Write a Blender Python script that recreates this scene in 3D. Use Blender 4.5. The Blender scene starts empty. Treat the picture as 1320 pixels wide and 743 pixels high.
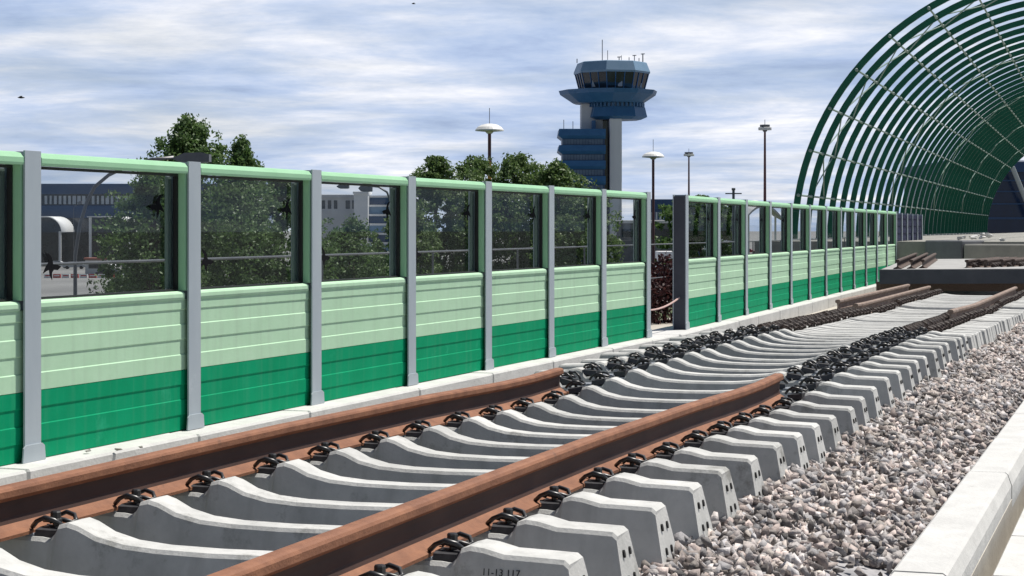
import bpy, bmesh, math, random
import numpy as np
from mathutils import Vector, Matrix
random.seed(7); rng = np.random.default_rng(7)
S = bpy.context.scene; COL = S.collection
PI = math.pi
# ------------------------------------------------------------------ helpers
class MB:
    def __init__(s): s.v = []; s.f = []
    def add(s, vs, fs):
        o = len(s.v); s.v += [tuple(v) for v in vs]; s.f += [tuple(i + o for i in f) for f in fs]; return s
    def box(s, x0, x1, y0, y1, z0, z1, M=None):
        vs = [Vector((x, y, z)) for z in (z0, z1) for y in (y0, y1) for x in (x0, x1)]
        if M is not None: vs = [M @ v for v in vs]
        return s.add(vs, [(0, 2, 3, 1), (4, 5, 7, 6), (0, 1, 5, 4), (2, 6, 7, 3), (0, 4, 6, 2), (1, 3, 7, 5)])
    def bbox(s, x0, x1, y0, y1, z0, z1, b=.01, M=None):          # box with chamfered upper and vertical edges
        def ring(z, i): return [(x0 + i, y0 + b), (x0 + b, y0 + i), (x1 - b, y0 + i), (x1 - i, y0 + b), (x1 - i, y1 - b), (x1 - b, y1 - i), (x0 + b, y1 - i), (x0 + i, y1 - b)]
        vs = [Vector((x, y, z0)) for x, y in ring(0, 0)] + [Vector((x, y, z1 - b)) for x, y in ring(0, 0)] + [Vector((x, y, z1)) for x, y in ring(0, b * .8)]
        if M is not None: vs = [M @ v for v in vs]
        fs = [tuple(range(7, -1, -1)), tuple(range(16, 24))]
        for r in (0, 8):
            for i in range(8): j = (i + 1) % 8; fs.append((r + i, r + j, r + 8 + j, r + 8 + i))
        return s.add(vs, fs)
    def loft(s, rings, closed=True, cap=True):
        n = len(rings[0]); vs = [p for r in rings for p in r]; fs = []
        for k in range(len(rings) - 1):
            for i in range(n if closed else n - 1):
                j = (i + 1) % n; fs.append((k * n + i, k * n + j, (k + 1) * n + j, (k + 1) * n + i))
        if cap and closed:
            fs.append(tuple(range(n - 1, -1, -1))); b = (len(rings) - 1) * n; fs.append(tuple(range(b, b + n)))
        return s.add(vs, fs)
    def tube(s, pts, r, n=8, cap=True):
        pts = [Vector(p) for p in pts]; rs = r if isinstance(r, (list, tuple)) else [r] * len(pts); rings = []
        ref = None
        for i, p in enumerate(pts):
            t = (pts[min(i + 1, len(pts) - 1)] - pts[max(i - 1, 0)]).normalized()
            if ref is None:
                ref = Vector((0, 0, 1)) if abs(t.z) < .9 else Vector((1, 0, 0))
            a = t.cross(ref).normalized(); b = t.cross(a).normalized(); ref = a.cross(t).normalized() if False else ref
            if abs(t.dot(ref)) > .95: ref = a
            rings.append([p + a * (rs[i] * math.cos(2 * PI * k / n)) + b * (rs[i] * math.sin(2 * PI * k / n)) for k in range(n)])
        return s.loft(rings, True, cap)
    def lathe(s, prof, n=16, M=None, cap=True):
        rings = []
        for r, z in prof:
            rg = [Vector((r * math.cos(2 * PI * k / n), r * math.sin(2 * PI * k / n), z)) for k in range(n)]
            if M is not None: rg = [M @ v for v in rg]
            rings.append(rg)
        return s.loft(rings, True, cap)
    def prism(s, poly, y0, y1, M=None):                          # polygon in xz, thickness along y
        n = len(poly); vs = [Vector((x, y0, z)) for x, z in poly] + [Vector((x, y1, z)) for x, z in poly]
        if M is not None: vs = [M @ v for v in vs]
        return s.add(vs, [tuple(range(n)), tuple(range(2 * n - 1, n - 1, -1))] + [(i, i + n, (i + 1) % n + n, (i + 1) % n) for i in range(n)])
    def mesh(s, name, mat, smooth=False):
        m = bpy.data.meshes.new(name); m.from_pydata(s.v, [], s.f); m.update()
        bm = bmesh.new(); bm.from_mesh(m); bmesh.ops.recalc_face_normals(bm, faces=bm.faces); bm.to_mesh(m); bm.free()
        if mat: m.materials.append(mat)
        if smooth: m.polygons.foreach_set('use_smooth', [True] * len(m.polygons))
        return m
def link(name, me, parent=None, loc=(0, 0, 0), rz=0):
    o = bpy.data.objects.new(name, me); COL.objects.link(o); o.location = loc; o.rotation_euler = (0, 0, rz)
    if parent: o.parent = parent
    return o
def obj(name, mb, mat, parent=None, loc=(0, 0, 0), rz=0, smooth=False): return link(name, mb.mesh(name, mat, smooth), parent, loc, rz)
def tag(o, label, cat, group=None, kind=None):
    o['label'] = label; o['category'] = cat
    if group: o['group'] = group
    if kind: o['kind'] = kind
    return o
def thing(name, label, cat, loc=(0, 0, 0), rz=0, group=None): return tag(link(name, None, None, loc, rz), label, cat, group)
def struct(name, mb, mat, loc=(0, 0, 0), rz=0):
    o = obj(name, mb, mat, None, loc, rz); o['kind'] = 'structure'; return o
def copy_tree(o, parent=None):
    c = o.copy(); COL.objects.link(c); c.parent = parent
    for ch in list(o.children): copy_tree(ch, c)
    return c
ORD = ['first', 'second', 'third', 'fourth', 'fifth', 'sixth', 'seventh', 'eighth', 'ninth', 'tenth', 'eleventh', 'twelfth', 'thirteenth', 'fourteenth', 'fifteenth', 'sixteenth', 'seventeenth', 'eighteenth', 'nineteenth', 'twentieth']
TENS = {20: 'twenty', 30: 'thirty', 40: 'forty', 50: 'fifty'}
def nth(i):
    if i < 20: return ORD[i]
    n = i + 1; t, u = n // 10 * 10, n % 10
    return TENS[t][:-1] + 'ieth' if u == 0 else TENS[t] + '-' + ORD[u - 1]
# ------------------------------------------------------------------ materials
def mat(name, col, col2=None, rough=.7, scale=8, detail=6, metal=0, bump=0, bscale=60, island=0, spec=.5, stretch=None, ramp=(.35, .7), coords='Object', spots=None, objvar=0, streaks=None):
    m = bpy.data.materials.new(name); m.use_nodes = True; nt = m.node_tree; N = nt.nodes; L = nt.links
    b = N['Principled BSDF']; b.inputs['Roughness'].default_value = rough; b.inputs['Metallic'].default_value = metal
    b.inputs['Specular IOR Level'].default_value = spec
    tc = N.new('ShaderNodeTexCoord'); vec = tc.outputs[coords]
    if objvar:                                                  # every copy gets its own stretch of the stain pattern
        oi0 = N.new('ShaderNodeObjectInfo'); va = N.new('ShaderNodeVectorMath'); va.operation = 'MULTIPLY_ADD'; L.new(oi0.outputs['Random'], va.inputs[0]); va.inputs[1].default_value = (37, 53, 41); L.new(vec, va.inputs[2]); vec = va.outputs[0]
    if stretch:
        mp = N.new('ShaderNodeMapping'); mp.inputs['Scale'].default_value = stretch; L.new(vec, mp.inputs['Vector']); vec = mp.outputs['Vector']
    b.inputs['Base Color'].default_value = (*col, 1)
    out = None
    if col2:
        n = N.new('ShaderNodeTexNoise'); n.inputs['Scale'].default_value = scale; n.inputs['Detail'].default_value = detail; n.inputs['Roughness'].default_value = .65
        L.new(vec, n.inputs['Vector'])
        r = N.new('ShaderNodeValToRGB'); r.color_ramp.elements[0].position = ramp[0]; r.color_ramp.elements[1].position = ramp[1]
        r.color_ramp.elements[0].color = (*col, 1); r.color_ramp.elements[1].color = (*col2, 1); L.new(n.outputs['Fac'], r.inputs['Fac']); out = r.outputs['Color']
    if spots:                                                   # (colour, scale, threshold) blotches of wear
        n = N.new('ShaderNodeTexNoise'); n.inputs['Scale'].default_value = spots[1]; n.inputs['Detail'].default_value = 9; n.inputs['Roughness'].default_value = .75
        L.new(va.outputs[0] if objvar else tc.outputs[coords], n.inputs['Vector'])
        r = N.new('ShaderNodeValToRGB'); r.color_ramp.elements[0].position = spots[2]; r.color_ramp.elements[1].position = spots[2] + .12
        L.new(n.outputs['Fac'], r.inputs['Fac'])
        mx = N.new('ShaderNodeMix'); mx.data_type = 'RGBA'; L.new(r.outputs['Color'], mx.inputs['Factor'])
        if out is not None: L.new(out, mx.inputs['A'])
        else: mx.inputs['A'].default_value = (*col, 1)
        mx.inputs['B'].default_value = (*spots[0], 1); out = mx.outputs['Result']
    if streaks:                                                 # (colour, strength) rain runs down a face
        mp2 = N.new('ShaderNodeMapping'); mp2.inputs['Scale'].default_value = (14, 14, .7); L.new(tc.outputs[coords], mp2.inputs['Vector'])
        n = N.new('ShaderNodeTexNoise'); n.inputs['Scale'].default_value = 1.0; n.inputs['Detail'].default_value = 5; L.new(mp2.outputs[0], n.inputs['Vector'])
        mr = N.new('ShaderNodeMapRange'); mr.inputs['From Min'].default_value = .5; mr.inputs['From Max'].default_value = .75; mr.inputs['To Max'].default_value = streaks[1]; L.new(n.outputs['Fac'], mr.inputs['Value'])
        mx = N.new('ShaderNodeMix'); mx.data_type = 'RGBA'; L.new(mr.outputs['Result'], mx.inputs['Factor'])
        if out is not None: L.new(out, mx.inputs['A'])
        else: mx.inputs['A'].default_value = (*col, 1)
        mx.inputs['B'].default_value = (*streaks[0], 1); out = mx.outputs['Result']
    if island:
        g = N.new('ShaderNodeNewGeometry'); h = N.new('ShaderNodeHueSaturation'); mr = N.new('ShaderNodeMapRange')
        mr.inputs['To Min'].default_value = 1 - island; mr.inputs['To Max'].default_value = 1 + island
        L.new(g.outputs['Random Per Island'], mr.inputs['Value']); L.new(mr.outputs['Result'], h.inputs['Value'])
        if out is not None: L.new(out, h.inputs['Color'])
        else: h.inputs['Color'].default_value = (*col, 1)
        out = h.outputs['Color']
    if objvar:
        oi = N.new('ShaderNodeObjectInfo'); h = N.new('ShaderNodeHueSaturation'); mr = N.new('ShaderNodeMapRange'); mr.inputs['To Min'].default_value = 1 - objvar; mr.inputs['To Max'].default_value = 1 + objvar
        L.new(oi.outputs['Random'], mr.inputs['Value']); L.new(mr.outputs['Result'], h.inputs['Value']); L.new(out, h.inputs['Color']); out = h.outputs['Color']
    if out is not None: L.new(out, b.inputs['Base Color'])
    if bump:
        n = N.new('ShaderNodeTexNoise'); n.inputs['Scale'].default_value = bscale; n.inputs['Detail'].default_value = 8; L.new(tc.outputs[coords], n.inputs['Vector'])
        bp = N.new('ShaderNodeBump'); bp.inputs['Strength'].default_value = bump; bp.inputs['Distance'].default_value = .01
        L.new(n.outputs['Fac'], bp.inputs['Height']); L.new(bp.outputs['Normal'], b.inputs['Normal'])
    return m
def glass_mat(name, tint, refl=.08, rough=.01):
    m = bpy.data.materials.new(name); m.use_nodes = True; nt = m.node_tree; N = nt.nodes; L = nt.links; N.remove(N['Principled BSDF'])
    t = N.new('ShaderNodeBsdfTransparent'); t.inputs['Color'].default_value = (*tint, 1)
    g = N.new('ShaderNodeBsdfGlossy'); g.inputs['Roughness'].default_value = rough; g.inputs['Color'].default_value = (.9, .95, 1, 1)
    fr = N.new('ShaderNodeLayerWeight'); fr.inputs['Blend'].default_value = .25
    ml = N.new('ShaderNodeMath'); ml.operation = 'MULTIPLY_ADD'; ml.inputs[1].default_value = refl * .4; ml.inputs[2].default_value = refl * .04; L.new(fr.outputs['Fresnel'], ml.inputs[0])
    mx = N.new('ShaderNodeMixShader'); L.new(ml.outputs[0], mx.inputs['Fac']); L.new(t.outputs[0], mx.inputs[1]); L.new(g.outputs[0], mx.inputs[2])
    L.new(mx.outputs[0], N['Material Output'].inputs['Surface']); return m
def leaf_mat(name, c1, c2, c3):
    m = bpy.data.materials.new(name); m.use_nodes = True; nt = m.node_tree; N = nt.nodes; L = nt.links; b = N['Principled BSDF']
    g = N.new('ShaderNodeNewGeometry'); r = N.new('ShaderNodeValToRGB'); r.color_ramp.elements[0].color = (*c1, 1); r.color_ramp.elements[1].color = (*c3, 1)
    e = r.color_ramp.elements.new(.5); e.color = (*c2, 1); L.new(g.outputs['Random Per Island'], r.inputs['Fac']); L.new(r.outputs['Color'], b.inputs['Base Color'])
    b.inputs['Roughness'].default_value = .55
    t = N.new('ShaderNodeBsdfTranslucent'); L.new(r.outputs['Color'], t.inputs['Color']); mx = N.new('ShaderNodeMixShader'); mx.inputs['Fac'].default_value = .35
    L.new(b.outputs[0], mx.inputs[1]); L.new(t.outputs[0], mx.inputs[2]); L.new(mx.outputs[0], N['Material Output'].inputs['Surface']); return m
M = {}
M['concrete'] = mat('sleeper concrete', (.44, .445, .43), (.57, .57, .55), .85, 5, bump=.22, bscale=70, spots=((.25, .25, .23), 3.1, .57), objvar=.11, streaks=((.27, .27, .255), .4))
M['plinth'] = mat('pale kerb concrete', (.50, .50, .485), (.61, .61, .59), .85, 4, bump=.4, bscale=45, spots=((.30, .295, .28), 2.2, .62))
M['deck'] = mat('deck screed', (.40, .37, .32), (.5, .47, .41), .9, 3, bump=.3, bscale=30)
M['platform'] = mat('platform concrete', (.24, .24, .22), (.36, .35, .31), .9, 1.5, bump=.3, bscale=20, spots=((.2, .2, .19), 1.0, .6))
M['bluecrete'] = mat('grey precast concrete', (.13, .135, .15), (.19, .195, .21), .9, 1.5, bump=.2)
M['rust'] = mat('rusty rail steel', (.185, .074, .036), (.30, .13, .065), .75, 9, stretch=(1, 1, 1), bump=.25, bscale=120, spots=((.085, .04, .024), 6, .60))
M['scale'] = mat('rail web with painted shade', (.045, .022, .016), (.075, .034, .022), .7, 7, stretch=(.4, 1, 1), spots=((.10, .045, .025), 5, .66))  # darker than the rust: shade under the rail head painted in
M['oldrail'] = mat('pale weathered rail steel', (.19, .13, .10), (.33, .26, .215), .8, 6, bump=.25, bscale=90, spots=((.13, .07, .045), 4, .6))
M['black'] = mat('black clip steel', (.012, .012, .013), (.03, .03, .032), .38, 40, spec=.6)
M['rubber'] = mat('black rubber', (.01, .01, .011), rough=.6)
M['plastic'] = mat('black guide plate plastic', (.03, .03, .034), (.06, .06, .066), .45, 30)
M['padgrey'] = mat('blue grey pad', (.16, .18, .21), (.24, .26, .29), .6, 20)
M['brownclip'] = mat('rusted clip steel', (.018, .013, .012), (.07, .038, .028), .6, 30)
M['bolt'] = mat('bright bolt head', (.35, .35, .37), (.5, .5, .5), .35, 40, metal=.7)
M['post'] = mat('grey painted steel', (.36, .415, .455), (.42, .475, .51), .5, 3, stretch=(1, 1, .25), bump=.06, bscale=90, spots=((.5, .545, .575), 1.7, .64))
M['lgreen'] = mat('pale green cladding', (.44, .67, .455), (.49, .72, .505), .7, 4, spec=.25, streaks=((.36, .50, .36), .35), bump=.05, bscale=60, spots=((.57, .75, .56), 2.3, .6))
M['fgreen'] = mat('green frame paint', (.30, .56, .34), (.34, .60, .38), .55, 4, spec=.3)
M['dgreen'] = mat('deep green cladding', (.0, .27, .12), (.001, .31, .142), .75, 3, spec=.1, streaks=((.06, .30, .17), .35), bump=.05, bscale=60, spots=((.02, .36, .19), 2.0, .6))
M['navy'] = mat('navy cladding', (.022, .026, .06), (.035, .04, .08), .8, 3, spec=.1)
M['reflection'] = mat('grey green painted pane reflection', (.16, .22, .19), rough=.5)
M['glass'] = glass_mat('tinted acrylic', (.87, .885, .89), .10)
M['decal'] = mat('black film', (.006, .006, .008), rough=.8, spec=.1)
M['rib'] = mat('dark green steel rib', (.006, .10, .058), (.012, .13, .08), .45, 2, spec=.3)
M['silver'] = mat('galvanised tube', (.34, .38, .37), (.46, .49, .48), .45, 8)
M['purlin'] = mat('grey green purlin paint', (.20, .29, .25), (.28, .37, .33), .5, 8)
M['endgrey'] = mat('painted post recess shade', (.055, .06, .078), (.075, .08, .10), .7, 3, spec=.2)  # shade of the open post recess as a flat colour
M['slabtop'] = mat('dusty slab concrete', (.30, .30, .295), (.42, .42, .41), .9, 2.5, bump=.3, bscale=40, spots=((.20, .19, .18), 1.6, .58))
M['ballast'] = mat('crushed granite ballast', (.24, .228, .222), (.56, .515, .49), .9, 7, island=.66, bump=.5, bscale=90)
M['mat'] = mat('dark bounce cutting sheet', (.035, .035, .036), (.06, .058, .056), .9, 5)  # for the added sheet that keeps bounce off the sleeper sides
M['edgeshade'] = mat('slab edge with painted shade', (.045, .05, .062), (.07, .075, .088), .8, 2)  # shade on the slab's near face, put into the colour
M['darkrail'] = mat('dark weathered rail steel', (.05, .034, .028), (.12, .082, .065), .8, 6, bump=.25, bscale=90)
nt = M['ballast'].node_tree; N = nt.nodes; L = nt.links
g_ = next(n for n in N if n.type == 'NEW_GEOMETRY'); wn = N.new('ShaderNodeTexWhiteNoise'); wn.noise_dimensions = '1D'; L.new(g_.outputs['Random Per Island'], wn.inputs['W'])
rp = N.new('ShaderNodeValToRGB'); rp.color_ramp.elements[0].color = (.92, .97, 1.04, 1); rp.color_ramp.elements[1].color = (1.0, .98, .92, 1); e_ = rp.color_ramp.elements.new(.4); e_.color = (1, 1, 1, 1); e_ = rp.color_ramp.elements.new(.7); e_.color = (1.07, .96, .93, 1)
L.new(wn.outputs['Value'], rp.inputs['Fac']); mu = N.new('ShaderNodeMix'); mu.data_type = 'RGBA'; mu.blend_type = 'MULTIPLY'; mu.inputs['Factor'].default_value = 1
hs = next(n for n in N if n.type == 'HUE_SAT'); L.new(hs.outputs['Color'], mu.inputs['A']); L.new(rp.outputs['Color'], mu.inputs['B']); L.new(mu.outputs['Result'], N['Principled BSDF'].inputs['Base Color'])
M['timber'] = mat('dark timber', (.09, .06, .045), (.15, .10, .075), .85, 6, stretch=(1, 8, 8), bump=.3)
M['asphalt'] = mat('airport asphalt', (.15, .15, .15), (.24, .24, .235), .9, .05, detail=8, coords='Object')
M['grass'] = mat('verge grass', (.045, .07, .02), (.08, .11, .035), .9, .4, detail=8)
M['tblue'] = mat('tower blue cladding', (.022, .105, .25), (.034, .135, .30), .45, .4, spec=.5)
M['tlight'] = mat('tower pale blue cladding', (.15, .26, .38), (.19, .30, .43), .45, .4)
M['tconc'] = mat('tower shaft concrete', (.58, .60, .64), (.68, .70, .73), .8, .3, stretch=(1, 1, .1))
M['dglass'] = mat('dark window glass', (.006, .012, .022), (.02, .035, .05), .12, .5, spec=.6)
M['wglass'] = mat('pale window glass', (.30, .34, .40), (.42, .46, .5), .25, .4)
M['bblue'] = mat('terminal blue cladding', (.012, .045, .12), (.02, .065, .16), .45, .2)
M['white'] = mat('white paint', (.72, .73, .74), (.8, .8, .8), .5, 2)
M['hallglass'] = mat('navy curtain glass', (.006, .016, .05), (.012, .03, .08), .2, .2)
M['towerwin'] = mat('office window glass', (.07, .12, .2), (.12, .18, .27), .25, .5)
M['wall'] = mat('pale render', (.55, .55, .55), (.65, .65, .64), .8, .3)
M['lampwhite'] = mat('lamp canopy white', (.74, .74, .72), (.8, .8, .78), .45, 3)
M['maroon'] = mat('maroon pole paint', (.10, .035, .04), (.15, .05, .05), .5, 2)
M['orange'] = mat('orange pole paint', (.55, .26, .04), (.62, .33, .08), .5, 2)
M['polegrey'] = mat('grey lamp steel', (.11, .115, .13), (.17, .175, .19), .45, 3)
M['red'] = mat('red paint', (.42, .03, .03), (.5, .05, .04), .5, 3)
M['redroof'] = mat('faded red roof', (.28, .10, .075), (.34, .13, .1), .7, 2)
M['bark'] = mat('bark', (.07, .055, .04), (.12, .095, .07), .9, 6, bump=.5)
M['leafA'] = leaf_mat('tree leaf', (.06, .12, .034), (.10, .175, .052), (.155, .24, .085))
M['leafB'] = leaf_mat('tree leaf light', (.08, .14, .042), (.12, .195, .06), (.175, .245, .09))
M['leafC'] = leaf_mat('copper leaf', (.03, .008, .010), (.05, .015, .016), (.075, .028, .025))
M['ink'] = mat('stamp ink', (.03, .03, .035), rough=.8)
M['hole'] = mat('socket shadow gap', (.02, .02, .02), rough=.9)
M['rope'] = mat('faded rope', (.50, .33, .30), (.58, .42, .38), .8, 30)
# ------------------------------------------------------------------ camera, frames
ZC = 1.55; F = 2480.0; Y0 = 294.5
cd = bpy.data.cameras.new('camera'); cam = bpy.data.objects.new('camera', cd); COL.objects.link(cam); S.camera = cam
cam.location = (0, 0, ZC); cam.rotation_euler = (PI / 2, 0, 0); cd.sensor_width = 36; cd.lens = F / 1320 * 36; cd.shift_y = -(371.5 - Y0) / 1320
cd.clip_start = .1; cd.clip_end = 6000
def at(px, py, Y): return Vector(((px - 660) * Y / F, Y, ZC - (py - Y0) * Y / F))
TH = .322; D = Vector((math.sin(TH), math.cos(TH), 0)); NR = Vector((math.cos(TH), -math.sin(TH), 0))
RZ = PI / 2 - TH                       # local +x runs along the track, local +y to the left of it
TC = -3.083                            # track centre, metres right of the camera's own line
def tr(s, l, z): return D * s + NR * l + Vector((0, 0, z))
SEAT = .46
def lerp(x, pts):
    for (a, p), (b, q) in zip(pts, pts[1:]):
        if x <= b: return p + (q - p) * max(0, (x - a)) / (b - a)
    return pts[-1][1]
def drop(s): return lerp(s, [(8, 0), (10, -.02), (11.4, -.048), (12.2, -.05), (12.8, -.03), (13.6, 0), (18, .015), (20, -.01), (20.4, -.045), (24, -.08), (27, -.125), (60, -.13)])
# ------------------------------------------------------------------ world and sun
W = bpy.data.worlds.new('World'); S.world = W; W.use_nodes = True; nt = W.node_tree; N = nt.nodes; L = nt.links
EL, AZ = math.radians(64), math.radians(56)      # sun ahead of the camera and to the right
sky = N.new('ShaderNodeTexSky'); sky.sky_type = 'NISHITA'; sky.sun_disc = False; sky.sun_elevation = EL; sky.sun_rotation = AZ
sky.air_density = 1.0; sky.dust_density = .6; sky.ozone_density = 1.6
bg = N['Background']; bg.inputs['Strength'].default_value = .05
tc = N.new('ShaderNodeTexCoord'); sx = N.new('ShaderNodeSeparateXYZ'); L.new(tc.outputs['Generated'], sx.inputs[0])
def mth(op, a, b=None):
    n = N.new('ShaderNodeMath'); n.operation = op
    for i, q in enumerate((a, b)):
        if q is None: continue
        if isinstance(q, (int, float)): n.inputs[i].default_value = q
        else: L.new(q, n.inputs[i])
    return n.outputs[0]
den = mth('ADD', mth('MAXIMUM', sx.outputs['Z'], 0.0), .085)
cx = N.new('ShaderNodeCombineXYZ'); L.new(mth('DIVIDE', sx.outputs['X'], den), cx.inputs[0]); L.new(mth('DIVIDE', sx.outputs['Y'], den), cx.inputs[1])
def noise(scale, det, rough, off, dist=0.0):
    mp = N.new('ShaderNodeMapping'); mp.inputs['Location'].default_value = off; L.new(cx.outputs[0], mp.inputs[0])
    n = N.new('ShaderNodeTexNoise'); n.inputs['Scale'].default_value = scale; n.inputs['Detail'].default_value = det; n.inputs['Roughness'].default_value = rough; n.inputs['Distortion'].default_value = dist
    L.new(mp.outputs[0], n.inputs['Vector']); return n.outputs['Fac']
def ramp(fac, stops):
    r = N.new('ShaderNodeValToRGB'); el = r.color_ramp.elements
    el[0].position, el[0].color = stops[0][0], (*stops[0][1], 1); el[1].position, el[1].color = stops[-1][0], (*stops[-1][1], 1)
    for p, c in stops[1:-1]: e = el.new(p); e.color = (*c, 1)
    L.new(fac, r.inputs[0]); return r.outputs[0]
cover = ramp(noise(.85, 10, .62, (3.1, 1.7, 0), .25), [(.34, (.72, .72, .72)), (.55, (1, 1, 1))])
body = ramp(noise(1.15, 12, .62, (8.9, 4.6, 0), .2), [(.31, (6.4, 8.2, 12.4)), (.41, (8.6, 10.6, 14.6)), (.50, (10.8, 12.4, 15.6)), (.58, (14.0, 14.8, 16.8)), (.67, (17.8, 17.9, 18.7))])
fade = N.new('ShaderNodeMapRange'); fade.interpolation_type = 'SMOOTHSTEP'; L.new(sx.outputs['Z'], fade.inputs['Value'])
fade.inputs['From Min'].default_value = .13; fade.inputs['From Max'].default_value = .42; fade.inputs['To Min'].default_value = 1; fade.inputs['To Max'].default_value = .12
back = N.new('ShaderNodeMapRange'); back.interpolation_type = 'SMOOTHSTEP'; L.new(sx.outputs['Y'], back.inputs['Value'])      # clouds thinned behind the camera to cut fill on near faces
back.inputs['From Min'].default_value = -.25; back.inputs['From Max'].default_value = .35; back.inputs['To Min'].default_value = .12; back.inputs['To Max'].default_value = 1
cover = mth('MULTIPLY', mth('MULTIPLY', cover, fade.outputs['Result']), back.outputs['Result'])
mx = N.new('ShaderNodeMix'); mx.data_type = 'RGBA'; L.new(cover, mx.inputs['Factor']); L.new(sky.outputs[0], mx.inputs['A']); L.new(body, mx.inputs['B'])
L.new(mx.outputs['Result'], bg.inputs['Color'])
sl = bpy.data.lights.new('sun', 'SUN'); sl.energy = 5.0; sl.angle = math.radians(.53); sl.color = (1, .95, .88)
so = bpy.data.objects.new('sun', sl); COL.objects.link(so)
sd = Vector((math.sin(AZ) * math.cos(EL), math.cos(AZ) * math.cos(EL), math.sin(EL))); so.rotation_euler = sd.to_track_quat('Z', 'Y').to_euler()
S.view_settings.view_transform = 'Standard'; S.view_settings.look = 'None'; S.view_settings.exposure = 0.2; S.view_settings.gamma = 1
# ------------------------------------------------------------------ setting: ground, viaduct, kerbs
GZ = -6.45
mb = MB(); mb.add([(-3000, -300, GZ), (3000, -300, GZ), (3000, 5000, GZ), (-3000, 5000, GZ)], [(0, 1, 2, 3)]); struct('airport_ground', mb, M['asphalt'])
mb = MB()
for x0, x1, y0, y1 in ((-20, 40, 110, 235), (30, 200, 330, 420), (-150, 20, 60, 150)):
    mb.add([(x0, y0, GZ + .02), (x1, y0, GZ + .02), (x1, y1, GZ + .02), (x0, y1, GZ + .02)], [(0, 1, 2, 3)])
o = struct('grass_verge', mb, M['grass'])
o['kind'] = 'structure'
mb = MB(); mb.box(-6, 175, .77, 7.95, GZ, 0); mb.box(-6, 175, -1.6, .769, GZ, -.21); struct('viaduct_deck', mb, M['deck'], (0, 0, 0), RZ)
# pale kerb under the barrier (two straight runs)
WA = dict(o=Vector((-2.774, 11.090, 0)), th=.3393, sp=1.9084); WB = dict(o=Vector((2.3122, 25.5474, 0)), th=.3002, sp=2.214)
for w in (WA, WB): w['o'] = w['o'] + Vector((-math.cos(w['th']), math.sin(w['th']), 0)) * .074
WZ = ZC - 1.344
mb = MB(); mbj = MB()
for w, a, b in ((WA, -8.0, 14.45), (WB, -1.2, 35.2)):
    R = Matrix.Translation(w['o']) @ Matrix.Rotation(PI / 2 - w['th'], 4, 'Z'); x = a; k = 0
    while x < b - .05:
        x1 = min(b, x + 1.9 + .25 * math.sin(k * 2.3)); mb.bbox(x + .004, x1 - .004, -.27, .34, -.02, WZ - .003 * (k % 2), .015, R)
        x = x1; k += 1
struct('barrier_kerb', mb, M['plinth'])
mb = MB(); joints = [4.3, 7.95, 11.35, 13.2, 15.05, 16.9, 18.8, 20.7, 22.6, 24.5, 26.4, 28.3, 30.2, 32.1, 34, 36, 38, 40, 42, 44]
for a, b in zip(joints, joints[1:]):
    prof = [(-.768, -.05), (-.768, .075), (-.790, .138), (-.806, .150), (-1.0, .150), (-1.015, .138), (-1.02, -.05)]
    jz = random.uniform(-.004, .004); jl = random.uniform(-.006, .006)
    mb.loft([[(s, -(l + jl), z + jz) for l, z in prof] for s in (a + .007, b - .007)])
struct('track_kerb', mb, M['plinth'], (0, 0, 0), RZ)
mb = MB(); s = 3.0
while s < 44: mb.bbox(s + .004, s + 1.19, .42, .70, -.21, -.03, .008); s += 1.2
struct('walkway_slabs', mb, M['plinth'], (0, 0, 0), RZ)
# ------------------------------------------------------------------ ballast
def hull_stone(i):
    bm = bmesh.new(); r = random.Random(i)
    for k in range(8):
        v = Vector((r.gauss(0, 1), r.gauss(0, 1), r.gauss(0, 1))).normalized() * r.uniform(.72, 1.15); bm.verts.new((v.x * 1.2, v.y * .9, v.z * .62))
    res = bmesh.ops.convex_hull(bm, input=bm.verts)
    bmesh.ops.delete(bm, geom=[v for v in bm.verts if not v.link_faces], context='VERTS')
    bm.verts.index_update(); vs = np.array([v.co[:] for v in bm.verts]); fs = np.array([[v.index for v in f.verts] for f in bm.faces]); bm.free(); return vs, fs
STONES = [hull_stone(i) for i in range(26)]
def surf(s, l):
    """ballast height over the deck in the track frame (l = metres right of the camera line)"""
    u = l - TC
    if u > 1.28:
        t = min(1, (u - 1.28) / .78); z = .285 - .185 * t ** .8
        z -= .09 * max(0, min(1, (8.6 - s) / 1.2)) * max(0, (t - .55) / .45)
    elif u < -1.28: z = .25 - .20 * min(1, (-u - 1.28) / .5)
    else: z = .205
    return z + .012 * math.sin(3.1 * s + 2 * l) + .012 * math.sin(5.3 * l - 2.2 * s) + drop(s) * .55
mb = MB(); mb.box(2.0, 20.2, -TC - .80, -TC + 1.45, .19, .236); struct('bounce_sheet', mb, M['mat'], (0, 0, 0), RZ)  # unseen dark sheet, added between the sleepers to cut bounced light
VV = []; FF = []; off = 0
def scatter(n, s0, s1, l0, l1, r0, r1, sink=.25, layers=.02):
    global off
    for i in range(n):
        s = rng.uniform(s0, s1); l = rng.uniform(l0, l1)
        if s < 8.3 and l > -1.32 + rng.normal(0, .05) and rng.random() < .9: continue
        r = r0 + (r1 - r0) * rng.random() ** 1.5
        vs, fs = STONES[rng.integers(len(STONES))]
        q = rng.normal(size=4); q /= np.linalg.norm(q); w, x, y, z = q
        R = np.array([[1 - 2 * (y * y + z * z), 2 * (x * y - z * w), 2 * (x * z + y * w)], [2 * (x * y + z * w), 1 - 2 * (x * x + z * z), 2 * (y * z - x * w)], [2 * (x * z - y * w), 2 * (y * z + x * w), 1 - 2 * (x * x + y * y)]])
        p = tr(s, l, surf(s, l) + rng.uniform(-.3, .55) * r + rng.random() ** 3 * layers)
        VV.append(vs @ R.T * r + np.array(p)); FF.append(fs + off); off += len(vs)
scatter(8200, 5.2, 15.5, -1.80, -1.03, .017, .046)
scatter(6000, 15.5, 25, -1.80, -1.03, .020, .046)
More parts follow.
